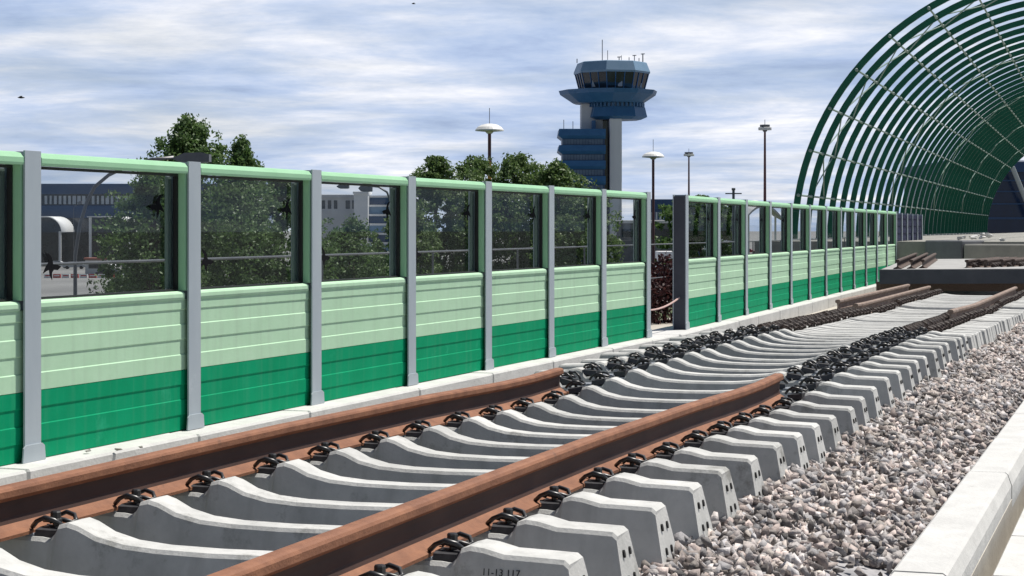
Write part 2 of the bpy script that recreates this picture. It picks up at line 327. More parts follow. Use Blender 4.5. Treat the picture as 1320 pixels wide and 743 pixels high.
scatter(7000, 25, 43, -1.80, -1.03, .028, .05)
scatter(1500, 5, 21, -2.25, -1.8, .02, .04)
scatter(2400, 9, 20, -5.5, -4.35, .022, .045); scatter(3000, 20, 45, -5.6, -4.35, .03, .05)
V = np.concatenate(VV); Fc = np.concatenate(FF)
# bed sheet under the loose stones
ss = np.linspace(3, 45, 211); ll = np.linspace(-5.72, -1.03, 40); gv = np.array([tr(s, l, max(.012, surf(s, l) - .02)) for s in ss for l in ll])
n = len(ll); gq = [(i * n + j, i * n + j + 1, (i + 1) * n + j + 1, (i + 1) * n + j) for i in range(len(ss) - 1) for j in range(n - 1)]
gt = np.array([t for a, b, c, d in gq for t in ((a, b, c), (a, c, d))]) + len(V)
V = np.concatenate([V, gv]); Fc = np.concatenate([Fc, gt])
me = bpy.data.meshes.new('ballast'); me.vertices.add(len(V)); me.vertices.foreach_set('co', V.ravel()); me.loops.add(Fc.size); me.polygons.add(len(Fc))
me.loops.foreach_set('vertex_index', Fc.ravel().astype(np.int32)); me.polygons.foreach_set('loop_start', np.arange(0, Fc.size, 3, dtype=np.int32)); me.update(calc_edges=True); me.validate()
me.materials.append(M['ballast'])
o = link('ballast', me); tag(o, 'grey and pinkish crushed stone ballast beside and under the sleepers', 'ballast', kind='stuff')
# loose stone chips on the barrier kerb
for px, py, r, t in ((113, 580, .026, 'largest loose stone chip lying on pale barrier kerb behind left rail'), (152, 577, .022, 'flat stone chip on the barrier kerb, middle of three chips'), (181, 573, .015, 'smallest stone chip on pale barrier kerb, right of two bigger chips')):
    vs, fs = STONES[int(px) % 14]; mb = MB(); mb.add([Vector(v) * r for v in vs], [tuple(f) for f in fs])
    Yk = F * (1.344 - .01) / (py + 3 - Y0); p = at(px, py, Yk); tag(obj('stone_chip', mb, M['platform'], None, (p.x, p.y, WZ + r * .55)), t, 'stone', 'stone chips on the kerb')
# ------------------------------------------------------------------ sleepers
PROF = [(0, .186), (.2, .189), (.33, .199), (.43, .222), (.50, .255), (.54, .266), (.575, .258), (.592, .224), (.61, .208), (.645, .212), (.862, .212), (.897, .208), (.915, .224), (.932, .258), (.965, .268), (1.01, .263), (1.08, .246), (1.2, .243), (1.283, .240), (1.30, .226)]
def sleeper_mesh(P_=None):
    P_ = P_ or PROF; prof = [(-u, z) for u, z in P_[::-1]] + P_[1:]; rings = []
    for u, z in prof:
        a = abs(u); w = lerp(a, [(0, 0), (.25, 0), (.62, 1), (2, 1)]); wt = .060 + .024 * w; wb = .104 + .028 * w
        end = max(0, (a - 1.2) / .1); e = math.copysign(1, u) * .045 * end
        zt = z
        # ring order: bottom, side, chamfer, top
        rings.append([(-wb, -(u + e), 0), (-wt - .004, -u, zt - .014), (-wt + .008, -u, zt), (wt - .008, -u, zt), (wt + .004, -u, zt - .014), (wb, -(u + e), 0)])
    mb = MB(); mb.loft(rings); return mb
# local frame: +x along track, +y to the left => lateral right = -y
FLAT = sleeper_mesh([(u, .232 + (z - .232) * .35 if not .59 < u < .92 else z) for u, z in PROF]).mesh('flat_sleeper', M['concrete'])
SLEEPER = sleeper_mesh().mesh('concrete_sleeper', M['concrete'])
def clip_mesh(n, simple=False):
    half = [(.0, -.040, .048), (.016, -.036, .050), (.022, -.015, .052), (.026, .022, .047), (.034, .046, .038), (.052, .052, .043), (.067, .036, .060), (.072, .0, .069), (.068, -.034, .053), (.056, -.060, .030)]
    pts = [(-x, y, z) for x, y, z in half[::-1]] + half[1:]
    mb = MB(); mb.tube(pts, .0088, 6 if not simple else 4)
    return mb
CLIP = clip_mesh(8).mesh('rail_clip', M['black'], True); _m = clip_mesh(6, True); _m.v = [(x * 1.25, y * 1.2, z * 1.55) for x, y, z in _m.v]; CLIPB = _m.mesh('rail_clip_far', M['brownclip'])
g = MB(); g.prism([(-.066, -.012), (.066, -.012), (.060, .022), (.03, .028), (-.03, .028), (-.060, .022)], -.045, .055); PLATE = g.mesh('guide_plate', M['plastic'])
g = MB(); g.lathe([(.024, .042), (.024, .054), (.019, .056), (.019, .077), (.015, .082), (.001, .083)], 8); g.lathe([(.011, -.03), (.011, .043)], 8); BOLT = g.mesh('screw', M['black'])
g = MB(); g.lathe([(.03, -.01), (.028, .06), (.024, .10), (.001, .105)], 6); BOLTF = g.mesh('screw_far', M['brownclip'])
g = MB(); g.bbox(-.075, .075, -.072, .072, 0, .010, .003); PAD = g.mesh('rail_pad', M['padgrey'])
g = MB(); g.lathe([(.010, -.0035), (.010, .0035)], 10, Matrix.Diagonal((.9, 1, 1.45, 1)) @ Matrix.Rotation(PI / 2, 4, 'X'))
HOLES = g.mesh('anchor_hole', M['hole'])
def add_clips(root, far=False, bare=False):
    for rs in (-1, 1):                                             # rail left / right
        for cs in (-1, 1):
            u = rs * .7535 + cs * .118
            c = link('rail_clip', CLIPB if far else CLIP, root, (0, -u, .212), PI if cs > 0 else 0)
            # clip local +y points away from the rail
            if far:
                link('screw', BOLTF, c)
            else:
                link('guide_plate', PLATE, c); link('screw', BOLT, c)
            if bare: c.location.z += .016; c.rotation_euler = (random.uniform(-.10, .10) + (.16), random.uniform(-.06, .06), c.rotation_euler.z + random.uniform(-.25, .25))
        if not far: link('rail_pad', PAD, root, (0, -rs * .7535, .2125))
def sleeper(s, lat, z, label, group, far=False, bare=False, rz=RZ, tilt=(0, 0), holes=True, origin=None):
    o = link('concrete_sleeper', FLAT if far else SLEEPER); p = tr(s, lat, z) if origin is None else origin
    o.location = p; o.rotation_euler = (tilt[0], tilt[1], rz); tag(o, label, 'sleeper', group); add_clips(o, far, bare)
    if not far:
        for hy in (-.040, .040):
            for hz in (.07, .16): h = link('anchor_hole', HOLES, o, (hy, -(1.347 - .045 * hz / .226), hz)); h.rotation_euler = (-.2, 0, 0)
    return o
S0 = 5.975; stamped = None
for k in range(-4, 24):
    s = S0 + .6 * k + random.uniform(-.012, .012); z = SEAT - .212 + drop(s) + random.uniform(-.006, .006)
    railed = k <= 10
    if k == 0: lab = 'concrete sleeper under the rusty rails, its near side stamped 11-13 117'
    elif k < 0: lab = f'concrete sleeper under the rusty rails, {nth(-k - 1)} in front of the stamped one'
    elif railed: lab = f'concrete sleeper under the rusty rails, {nth(k - 1)} behind the stamped one'
    else: lab = f'bare concrete sleeper with black clips, {nth(k - 11)} beyond the rusty rail ends'
    o = sleeper(s, TC + random.uniform(-.012, .012), z, lab, 'sleepers laid out along the track', bare=not railed, rz=RZ + random.uniform(-.012, .012) * (2 if not railed else 1), tilt=(random.uniform(-.004, .004), 0))
    if k == 0: stamped = o
# ink stamp on the near side of one sleeper
cu = bpy.data.curves.new('stamp', 'FONT'); cu.body = '11-13 117'; cu.size = .032; cu.extrude = .0006; cu.align_x = 'CENTER'
to = bpy.data.objects.new('stamp_src', cu); COL.objects.link(to); bpy.context.view_layer.update()
tm = bpy.data.meshes.new_from_object(to.evaluated_get(bpy.context.evaluated_depsgraph_get())); COL.objects.unlink(to); bpy.data.objects.remove(to)
tm.materials.clear(); tm.materials.append(M['ink']); tm.name = 'stamp'
st = link('ink_stamp', tm, stamped); lean = math.atan2(.044, .230)
st.rotation_euler = Matrix(((0, math.sin(lean), -math.cos(lean)), (-1, 0, 0), (0, math.cos(lean), math.sin(lean)))).to_euler()
st.location = (-.1003, -1.075, .180)
# close packed sleepers further on
s = 20.35; i = 0; blk = 0; cnt = [13, 8, 8, 7, 12]
names = ['nearest', 'second', 'third', 'fourth', 'last']
for b, nb in enumerate(cnt):
    for j in range(nb):
        z = SEAT - .212 + drop(s) + random.uniform(-.004, .004) + (0, .012, -.012, .014, 0)[b]
        lab = f'tightly packed concrete sleeper, {nth(j)} of the {names[b]} packed block beyond the spaced ones'
        sleeper(s + random.uniform(-.004, .004), TC + random.uniform(-.015, .015), z, lab, 'sleepers packed side by side', far=True); s += .304
    s += .26
# ------------------------------------------------------------------ rails
HALF = [(.075, 0), (.075, .0115), (.040, .021), (.014, .038), (.0085, .06), (.0085, .10), (.0115, .118), (.033, .132), (.0362, .136), (.0362, .158), (.030, .167), (.018, .1715), (0, .172)]
RAILP = [(x, z) for x, z in HALF] + [(-x, z) for x, z in HALF[-2::-1]]
def rail(name, s0, s1, lat, base, label, m, step=.6, rot=0, dfun=drop):
    n = max(2, int((s1 - s0) / step) + 1); mb = MB(); o0 = tr(s0, lat, base)
    mb.loft([[(s - s0, -x, z + dfun(s)) for x, z in RAILP] for s in np.linspace(s0, s1, n)])
    o = obj(name, mb, m, None, o0, RZ)
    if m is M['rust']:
        o.data.materials.append(M['scale'])  # web faces take the colour that holds the head's shade
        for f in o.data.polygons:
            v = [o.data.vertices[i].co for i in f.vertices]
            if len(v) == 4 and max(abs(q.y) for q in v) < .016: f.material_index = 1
    return tag(o, label, 'rail', 'rails')
RB = SEAT + .011
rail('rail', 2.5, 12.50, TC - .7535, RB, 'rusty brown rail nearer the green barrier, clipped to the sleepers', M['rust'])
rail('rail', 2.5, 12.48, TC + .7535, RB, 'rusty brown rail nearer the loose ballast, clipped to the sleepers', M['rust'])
rail('rail', 26.2, 35.2, TC - .7535, RB, 'weathered rail lying in the barrier-side clips of the packed sleepers', M['oldrail'])
rail('rail', 26.9, 35.0, TC - 1.10, RB + .034, 'weathered spare rail lying on the packed sleeper ends beside the kerb', M['oldrail'])
rail('rail', 23.7, 35.2, TC + .7535, RB, 'weathered rail lying in the ballast-side clips of the packed sleepers', M['oldrail'])
# ------------------------------------------------------------------ track panel stacked on top
PT = math.atan(.244); PD = Vector((math.sin(PT), math.cos(PT), 0)); PN = Vector((math.cos(PT), -math.sin(PT), 0)); PR = PI / 2 - PT
PF = at(1135, 347, 36.2); PF.z = 0; ptop = ZC - .775; pz = ptop - .243
slab = thing('track_slab', 'raised flat concrete track slab with dark front edge, stacked on the packed sleepers', 'track slab', (PF.x, PF.y, pz), PR)
slab.rotation_euler = (-.010, 0, PR); TOPZ = .243
mb = MB(); mb.bbox(.13, 12.4, -2.85, 0, 0, TOPZ, .012); obj('slab', mb, M['slabtop'], slab)
mb = MB(); mb.bbox(0, .128, -2.87, .02, -.03, TOPZ - .002, .008); obj('shaded_front_edge', mb, M['edgeshade'], slab)  # added strip, painted dark for the slab front's shade
def prail(a, b, u, dz, label, tilt=0):
    mb = MB(); mb.loft([[(s, -x, z) for x, z in RAILP] for s in (0, b - a)])
    p = PF + PD * a + PN * (1.3 + u); p.z = pz + TOPZ + .012 + dz - .010 * (1.3 + u)
    o = obj('rail', mb, M['darkrail'], None, p, PR); o.rotation_euler = (tilt, 0, PR); return tag(o, label, 'rail', 'rails')
prail(.5, 11.4, -.7535, .0, 'dark weathered rail lying in the left clips of the raised slab')
prail(.3, 10.9, -1.0, .0, 'dark spare rail lying on raised track slab, outside its left rail')
prail(.9, 11.0, -.55, .0, 'dark spare rail lying on raised track slab, inside its left rail')
def chunk(px, Yf, length, n, lb):
    a = math.atan(.42); z = ZC - .775 - .012
    for q in range(n):
        p = Vector(((px - 660) * Yf / F, Yf, 0)) + Vector((math.cos(a), -math.sin(a), 0)) * .165 * q + Vector((math.sin(a), math.cos(a), 0)) * (.2 * ((q * 2) % 3)); p.z = z + .012
        mb = MB(); mb.loft([[(s_, -x, z_) for x, z_ in RAILP] for s_ in (0, length - .25 * (q % 2))]); o = tag(obj('rail', mb, M['darkrail'], None, p, PI / 2 - a), lb[q], 'rail', 'rails')
        for k in range(int(length / .34)):
            c = link('rail_clip', CLIPB, o, (.15 + .34 * k, -.105, .0), 0); link('screw', BOLTF, c)
chunk(1246, 36.9, 4.0, 3, [f'short dark rail with clips, {w} of nearer bundle at right on raised slab' for w in ('leftmost', 'middle', 'rightmost')])
chunk(1291, 37.3, 4.2, 2, [f'short dark rail with clips, {w} of farther bundle at right on raised slab' for w in ('left one', 'right one')])
for q, (a, h, lb) in enumerate(((.5, 0, 'nearest dark timber baulk under the raised track slab'), (2.6, 0, 'dark timber baulk under the raised track slab, behind the nearest baulk'))):
    mb = MB(); mb.bbox(-.12, .12, -1.4, 1.4, 0, pz - .003 - (SEAT + .031 - .125), .01)
    p = PF + PD * a + PN * 1.3; p.z = SEAT + .031 - .125
    tag(obj('timber_baulk', mb, M['timber'], None, p, PR), lb, 'timber', 'timber baulks under the slab')
mb = MB(); mb.bbox(-.3, .3, -1.3, 1.3, 0, pz - .006, .02); p = PF + PD * 11.2 + PN * 1.3; p.z = 0
tag(obj('concrete_block', mb, M['bluecrete'], None, p, PR), 'low concrete block carrying the far end of the raised track slab', 'block')
# ------------------------------------------------------------------ noise barrier
def bird_poly(sc, flip):
    P = [(0, .0), (.02, .05), (.06, .085), (.12, .10), (.075, .055), (.065, .02), (.11, -.02), (.15, -.075), (.10, -.055), (.06, -.045), (.05, -.09), (.015, -.13), (.018, -.07), (-.01, -.045), (-.07, -.05), (-.12, -.02), (-.06, -.005)]
    return [((-x if flip else x) * sc, z * sc) for x, z in P]
def corr(z0, z1, y_in, y_out, first_up=True, period=.2, start=0):
    """profile of the ribbed front: (y, z) from bottom to top, ridges step out and in"""
    pts = []; z = z0; k = start
    pts.append((y_in if k % 2 else y_out, z0))
    z = z0 + period / 2
    while z < z1 - .02:
        cur = y_in if k % 2 else y_out; nxt = y_out if k % 2 else y_in
        pts += [(cur, z - .002), (nxt, z + .004)]; k += 1; z += period / 2
    pts.append((y_in if k % 2 else y_out, z1)); return pts
def barrier(w, bays, first, name_label, fw=.163, skip_first_bracket=False, double_first=False, back=0):
    root = thing('noise_barrier', name_label, 'noise barrier', (w['o'].x, w['o'].y, WZ), PI / 2 - w['th'], 'noise barriers')
    sp = w['sp']; H = 1.79
    def ext(prof, x0, x1, name, m):                               # profile (y,z) ring swept along x
        mb = MB(); mb.loft([[(x, y, z) for y, z in prof] for x in (x0, x1)]); return obj(name, mb, m, root)
    hf = fw / 2
    for k in range(first, bays + 1):
        x = k * sp; mb = MB()
        mb.box(x - hf, x + hf, -.090, -.078, 0, H); mb.box(x - .004, x + .004, -.0775, .0775, 0, H - .002); mb.box(x - hf, x + hf, .078, .090, 0, H)
        p = obj('post', mb, M['post'], root)
        mb = MB(); mb.prism([(x - hf - .034, .001), (x + hf + .034, .001), (x + hf + .024, .085), (x + hf, .10), (x - hf, .10), (x - hf - .024, .085)], -.100, -.0905); obj('base_bracket', mb, M['post'], p)
        if k == 0 and back:
            mb = MB(); mb.box(-hf + .004, -.006, -.0775, .0775, .003, H - .02); obj('recess_shade_plate', mb, M['endgrey'], p)  # dark plate added in place of shade inside the open post
        if k == bays: break
        a, b = x + .012, x + sp - .012; fa, fb = x + hf + .012, x + sp - hf - .012
        ext(corr(.004, .400, -.052, -.057, start=1) + [(.05, .400), (.05, .004)], a, b, 'lower_panel', M['dgreen'])
        pan = ext(corr(.4035, .872, -.052, -.057, start=0) + [(.05, .872), (.05, .4035)], a, b, 'upper_panel', M['lgreen'])
        # rounded cap of the cladding
        cp = [(-.052, .868), (-.063, .871), (-.067, .885), (-.066, .908), (-.058, .920), (-.04, .926), (.05, .922), (.05, .874)]
        c = ext(cp, fa, fb, 'panel_cap', M['lgreen'])
        # glazing frame
        fr = MB()
        tp = [(-.086, 1.708), (-.089, 1.722), (-.088, 1.750), (-.068, 1.776), (-.03, 1.784), (-.018, 1.784), (-.018, 1.708)]
        fr.loft([[(xx, y, z) for y, z in tp] for xx in (fa, fb)])
        for q0, q1 in ((x + .012, x + hf + .018), (x + sp - hf - .018, x + sp - .012)): fr.box(q0, q1, -.072, -.020, .930, 1.7075)
        f = obj('glazing_frame', fr, M['fgreen'], root)
        gk = MB(); y0, y1 = -.0195, .010
        gk.box(x + hf + .018, x + sp - hf - .018, y0, y1, 1.690, 1.7070); gk.box(x + .012, x + hf + .030, y0, y1, .9305, 1.6895); gk.box(x + sp - hf - .036, x + sp - .012, y0, y1, .9305, 1.6895); gk.box(x + hf + .0305, x + sp - hf - .0365, y0, y1, .9275, .940)
        obj('gasket', gk, M['rubber'], f)
        bd = MB(); bd.box(x + sp - hf - .085, x + sp - hf - .038, .0205, .045, .945, 1.685); obj('reflection_strip', bd, M['reflection'], f)  # strip standing in for the reflection along the pane edge
        gl = MB(); gl.box(x + hf + .031, x + sp - hf - .037, .006, .018, .9405, 1.6895); g_ = obj('glass_pane', gl, M['glass'], root)
        if back == 0 or k < 4:
            for bx, bz, fl, sc in ((x + sp - hf - .27, 1.50, False, .9), (x + hf + .27, 1.13, True, .9)):
                d = MB(); d.prism([(bx + px_, bz + pz_) for px_, pz_ in bird_poly(sc * .8, fl)], .0025, .0055); obj('bird_decal', d, M['decal'], g_)
    return root
barrier(WA, 7, -3, 'long green noise barrier with tinted panes, left of the open bay')
barrier(WB, 12, 0, 'green noise barrier with tinted panes, running from the open bay to the arched ribs', back=1)
WN = dict(th=.3002); no = WB['o'] + Vector((math.sin(.3002), math.cos(.3002), 0)) * (12 * 2.214)
nb_ = thing('solid_barrier', 'dark navy solid barrier continuing the green one, without windows', 'noise barrier', (no.x, no.y, WZ), PI / 2 - .3002, 'noise barriers')
for k in range(6):
    x = k * 1.5
    if k:
        mb = MB(); mb.box(x - .07, x + .07, -.085, -.073, 0, 1.76); mb.box(x - .004, x + .004, -.0725, .07, 0, 1.755); obj('post', mb, M['post'], nb_)
    if k < 5:
        mb = MB(); mb.loft([[(xx, y, z) for y, z in corr(.004, 1.72, -.046, -.056) + [(.05, 1.72), (.05, .004)]] for xx in (x + .10, x + 1.42)]); obj('navy_panel', mb, M['navy'], nb_)
hr = thing('handrail', 'thin pale handrail along the outer viaduct edge, seen through the tinted panes', 'handrail', tr(2, -7.6, 0), RZ)
mb = MB(); mb.tube([(0, 0, 1.29), (48, 0, 1.29)], .011, 8); obj('top_rail', mb, M['polegrey'], hr)
mb = MB(); mb.tube([(0, 0, .75), (48, 0, .75)], .010, 8); obj('middle_rail', mb, M['polegrey'], hr)
for q in range(17): mb = MB(); mb.tube([(q * 3, 0, 0), (q * 3, 0, 1.28)], .012, 8); obj('post', mb, M['polegrey'], hr)
# rope across the open bay
pa = WA['o'] + Vector((math.sin(WA['th']), math.cos(WA['th']), 0)) * (7 * WA['sp'] + .09); pb = WB['o'] - Vector((math.sin(WB['th']), math.cos(WB['th']), 0)) * .09
pa.z = ZC - (400 - Y0) * pa.y / F; pb.z = ZC - (384 - Y0) * pb.y / F
mb = MB(); mb.tube([pa.lerp(pb, t) + Vector((0, 0, -.05 * t * (1 - t) * 4)) for t in np.linspace(0, 1, 12)], .012, 6); tag(obj('rope', mb, M['rope'], None), 'pale pink rope slung across the open bay of the barrier', 'rope')
# ------------------------------------------------------------------ station platform and blocks
mb = MB(); mb.box(51.6, 170, -.2, 7.2, -.1, 1.20); mb.box(51.6, 170, -7.5, -.2, -.1, 1.199)
o = struct('station_platform', mb, M['platform'], tr(0, TC, 0), RZ)
b1 = at(1192, 320, 50.4); b2 = at(1240, 320, 49.6); b3 = at(1335, 320, 49.0)
def facing_block(name, p, q, depth, z0, z1, m, label):
    v = q - p; v.z = 0; L_ = v.length; mb = MB(); mb.bbox(0, L_, 0, depth, z0, z1, .03); o = obj(name, mb, m, None, (p.x, p.y, 0), math.atan2(v.y, v.x)); return tag(o, label, 'concrete block', 'concrete blocks at the platform end')
facing_block('concrete_block', b1, b2, 1.1, 0.0, 1.235, M['bluecrete'], 'blue grey concrete block behind the raised track slab, nearest the navy barrier')
facing_block('concrete_block', b2 + Vector((.03, -.1, 0)), b3, 1.4, 0.0, 1.14, M['platform'], 'weathered beige concrete block behind the raised track slab, at the right')
vs, fs = hull_stone(77); mb = MB()
for q in range(15):
    c = Vector((random.gauss(0, .42), random.gauss(0, .3), 0)); r = random.uniform(.06, .13); c.z = r * .4 + max(0, .16 - .22 * c.length); vs, fs = STONES[q % 14]; mb.add([Vector(v) * r + c for v in vs], [tuple(f) for f in fs])
p = at(1262, 303, 53); tag(obj('rubble_heap', mb, M['plinth'], None, (p.x, p.y, 1.20)), 'small heap of white rubble on the platform edge', 'rubble', kind='stuff')
# ------------------------------------------------------------------ arched steel canopy
VT = math.atan(.3085); VD = Vector((math.sin(VT), math.cos(VT), 0)); VN = Vector((math.cos(VT), -math.sin(VT), 0)); VR = PI / 2 - VT; RR = 7.72
VO = Vector(((1378 - 660) * 54 / F, 54, 1.20))
can = thing('arched_canopy', 'dark green steel arch canopy of repeated ribs over the tracks', 'canopy', VO, VR)
NRIB = 38; PITCH = 2.55
def arc(r, a, x): return (x, r * math.cos(a), r * math.sin(a) - 0.02)      # local +y is left
rib = MB(); na = 56
rings = []
for i in range(na + 1):
    a = PI * i / na
    rings.append([arc(RR + q, a, w) for q, w in ((.095, -.045), (.095, .045), (-.095, .045), (-.095, -.045))])
rib.loft(rings); ribm = rib.mesh('rib', M['rib'])
g = MB(); g.bbox(-.18, .18, -.22, .22, -.02, .04)
footm = g.mesh('foot_plate', M['silver'])
for k in range(NRIB):
    r_ = link('rib', ribm, can, (k * PITCH, 0, 0)); [link('foot_plate', footm, r_, (0, sy * RR, 0)) for sy in (-1, 1)]
for i in range(1, 18):
    a = PI * i / 18; mb = MB(); xs = []; rs = []
    for k in range(NRIB):
        for dx, rr_ in ((-.16, .030), (-.14, .052), (.14, .052), (.16, .030)): xs.append(k * PITCH + dx); rs.append(rr_)
    mb.tube([arc(RR - .02, a, x) for x in xs], rs, 8); obj('purlin', mb, M['purlin'], can)
for b0 in (1, 9, 17, 25, 33):
    for i in range(1, 17, 1):
        a, c = PI * i / 18, PI * (i + 1) / 18; mb = MB()
        mb.tube([arc(RR + .02, a, b0 * PITCH), arc(RR + .02, c, (b0 + 1) * PITCH)], .022, 5); mb.tube([arc(RR - .03, c, b0 * PITCH), arc(RR - .03, a, (b0 + 1) * PITCH)], .022, 5)
        obj('cross_brace', mb, M['purlin'], can)
# ------------------------------------------------------------------ control tower
DT = 430.0; kx = DT / F
def tz(py): return (Y0 - py) * kx + ZC
def tx(px): return (px - 660) * kx
tcx = tx(791); tow = thing('control_tower', 'tall airport control tower with dark glass cab and blue gallery rings', 'control tower', (tcx, DT + 8, GZ))
def X(px): return tx(px) - tcx
def Z(py): return tz(py) - GZ
def octa(prof, n=8, ph=PI / 8, cxo=0, sq=1.0): return [[(cxo + r * math.cos(2 * PI * k / n + ph), sq * r * math.sin(2 * PI * k / n + ph), z) for k in range(n)] for r, z in prof]
OC = 1 / math.cos(PI / 8); c0 = 0
def ring_part(name, m, prof, cxo=0, parent=None, n=8, ph=PI / 8 + .2):
    parent = parent or tow
    mb = MB(); mb.loft(octa([(r * OC * .97, z) for r, z in prof], n, ph, cxo)); return obj(name, mb, m, parent)
r_cab = 46.5 * kx
roof = ring_part('cab_roof', M['tlight'], [(r_cab * 1.03, Z(92.4)), (r_cab * 1.04, Z(90)), (r_cab * .94, Z(78)), (r_cab * .90, Z(77.2))])
cabg = ring_part('cab_glass', M['dglass'], [(r_cab * .87, Z(114.5)), (r_cab * .99, Z(92.3))])
mb = MB()
for k in range(8):
    for t in (0, .33, .66):
        a0 = 2 * PI * k / 8 + PI / 8 + .2; a1 = a0 + 2 * PI / 8
        def P(r, z): u = Vector((math.cos(a0), math.sin(a0), 0)) * r * OC * .97; v = Vector((math.cos(a1), math.sin(a1), 0)) * r * OC * .97; q = u.lerp(v, t); q.z = z; return q
        mb.tube([P(r_cab * .88, Z(114.5)), P(r_cab * 1.0, Z(92.3))], .12, 4); obj('mullion', mb, M['tblue'], cabg); mb = MB()
mb = MB()
for k in range(14): 
    a = k * 2 * PI / 14; mb.box(-.5, .5, -.4, .4, Z(111), Z(111) + random.uniform(.8, 1.6), Matrix.Translation((math.cos(a) * r_cab * .84, math.sin(a) * r_cab * .84, 0))); obj('blind', mb, M['wglass'], cabg); mb = MB()
ring_part('gallery', M['tblue'], [(44 * kx, Z(131)), (60 * kx, Z(120)), (62 * kx, Z(114.6)), (58 * kx, Z(114.4))], X(786), n=12)
ring_part('window_ring', M['towerwin'], [(34 * kx, Z(136.5)), (34 * kx, Z(130.8))], X(797))
mb = MB()
for k in range(40):
    a = 2 * PI * k / 40; mb.box(-.35, .35, -.25, .25, Z(136), Z(130.9), Matrix.Translation((X(797) + math.cos(a) * 35 * kx, math.sin(a) * 35 * kx, 0)) @ Matrix.Rotation(a, 4, 'Z')); obj('window_fin', mb, M['tblue'], tow); mb = MB()
ring_part('lower_ring', M['tblue'], [(30 * kx, Z(152.5)), (38 * kx, Z(149)), (35 * kx, Z(136.2))], X(798))
mb = MB(); mb.bbox(X(786.5), X(802.5), -5.5, 3, 0, Z(152), .15); obj('shaft', mb, M['tconc'], tow)
mb = MB(); mb.bbox(X(750.5), X(779), -1.5, 6, 0, Z(131), .15); obj('shaft', mb, M['tconc'], tow)
mb = MB(); mb.box(X(778), X(787), -.8, 4, 0, Z(150)); obj('stair_glazing', mb, M['dglass'], tow)
bands = [(166, 178.6), (187, 198.4), (207, 218), (227, 238), (247, 258), (267, 278), (287, 298)]
for t_, b_ in bands:
    mb = MB(); x0, x1 = X(719.5), X(781); y0, y1 = -7.5, 5
    mb.loft([[(x0 + .9, y0 + .9, Z(b_)), (x1, y0 + .9, Z(b_)), (x1, y1, Z(b_)), (x0 + .9, y1, Z(b_))], [(x0, y0, Z(b_ - 4)), (x1, y0, Z(b_ - 4)), (x1, y1, Z(b_ - 4)), (x0, y1, Z(b_ - 4))], [(x0 + .25, y0 + .2, Z(t_)), (x1, y0 + .2, Z(t_)), (x1, y1, Z(t_)), (x0 + .25, y1, Z(t_))]])
    obj('office_storey', mb, M['tblue'], tow)
mb = MB(); mb.box(X(725), X(780), -6.4, 4.8, 0, Z(167)); core = obj('office_glazing', mb, M['bblue'], tow)
mb = MB()
for t_, b_ in zip([b for a, b in bands], [a for a, b in bands[1:]]):
    for q in range(14): xx = X(726.5) + q * (X(776) - X(726.5)) / 13; mb.box(xx - .28, xx + .28, -6.46, -6.3, Z(b_) + .15, Z(t_) - .15); obj('window', mb, M['towerwin'], core); mb = MB()
for px, top, r_ in ((778, 48, .10), (785, 62, .08), (800, 70, .12), (813, 71, .10), (820, 68, .10), (831, 66, .14), (745, 73, .12), (803, 68.5, .07), (826, 72, .1)):
    mb = MB(); mb.tube([(X(px), -2, Z(78.5)), (X(px), -2, Z(top))], r_, 6)
    if px in (831, 800, 820): mb.tube([(X(px - 2.5), -2, Z(top + .8)), (X(px + 2.5), -2, Z(top + .5))], .11, 5)
    obj('antenna', mb, M['polegrey'], roof)
for px, top in ((728, 152), (740, 154)):
    mb = MB(); mb.tube([(X(px), 0, Z(167)), (X(px), 0, Z(top))], .08, 6); obj('antenna', mb, M['polegrey'], tow)
mb = MB(); mb.bbox(X(764), X(769), -4, -1, Z(166.5), Z(154), .1); obj('roof_unit', mb, M['tblue'], tow)
# ------------------------------------------------------------------ terminal buildings
def facade(name, label, cat, px0, px1, ytop, Dn, depth, mats, rows, wins=True, win_m='wglass', nwin=30):
    """box building; rows = list of (py_top, py_bottom, kind)"""
    x0, x1 = (px0 - 660) * Dn / F, (px1 - 660) * Dn / F; r = thing(name, label, cat, ((x0 + x1) / 2, Dn, GZ)); hw = (x1 - x0) / 2
    zz = lambda py: ZC - (py - Y0) * Dn / F - GZ
    mb = MB(); mb.box(-hw, hw, .3, depth, 0, zz(ytop) - .1); obj('wall', mb, M[mats[0]], r)
    for a, b, kind in rows:
        mb = MB()
        if kind == 'band': mb.bbox(-hw - .2, hw + .2, -.1, depth + .2, zz(b), zz(a), .08); obj('cladding_band', mb, M[mats[1]], r)
        if kind == 'win':
            for q in range(nwin):
                if random.random() < .12: continue
                xx = -hw + (q + .5) * 2 * hw / nwin; w_ = 2 * hw / nwin * random.choice((.2, .28, .36)); mb.box(xx - w_, xx + w_, .22, .31, zz(b) + .1, zz(a) - .1); obj('window', mb, M[win_m], r); mb = MB()
        if kind == 'glass': mb.box(-hw + .3, hw - .3, .15, .31, zz(b), zz(a)); obj('glazing', mb, M['dglass'], r)
    return r, zz, hw
facade('terminal_building', 'long dark blue terminal with a pale window row, behind the leftmost panes', 'building', -60, 330, 237, 420, 40, ('dglass', 'bblue'), [(237, 250.5, 'band'), (252, 264, 'win'), (265, 281, 'band'), (300, 340, 'glass')], nwin=64)
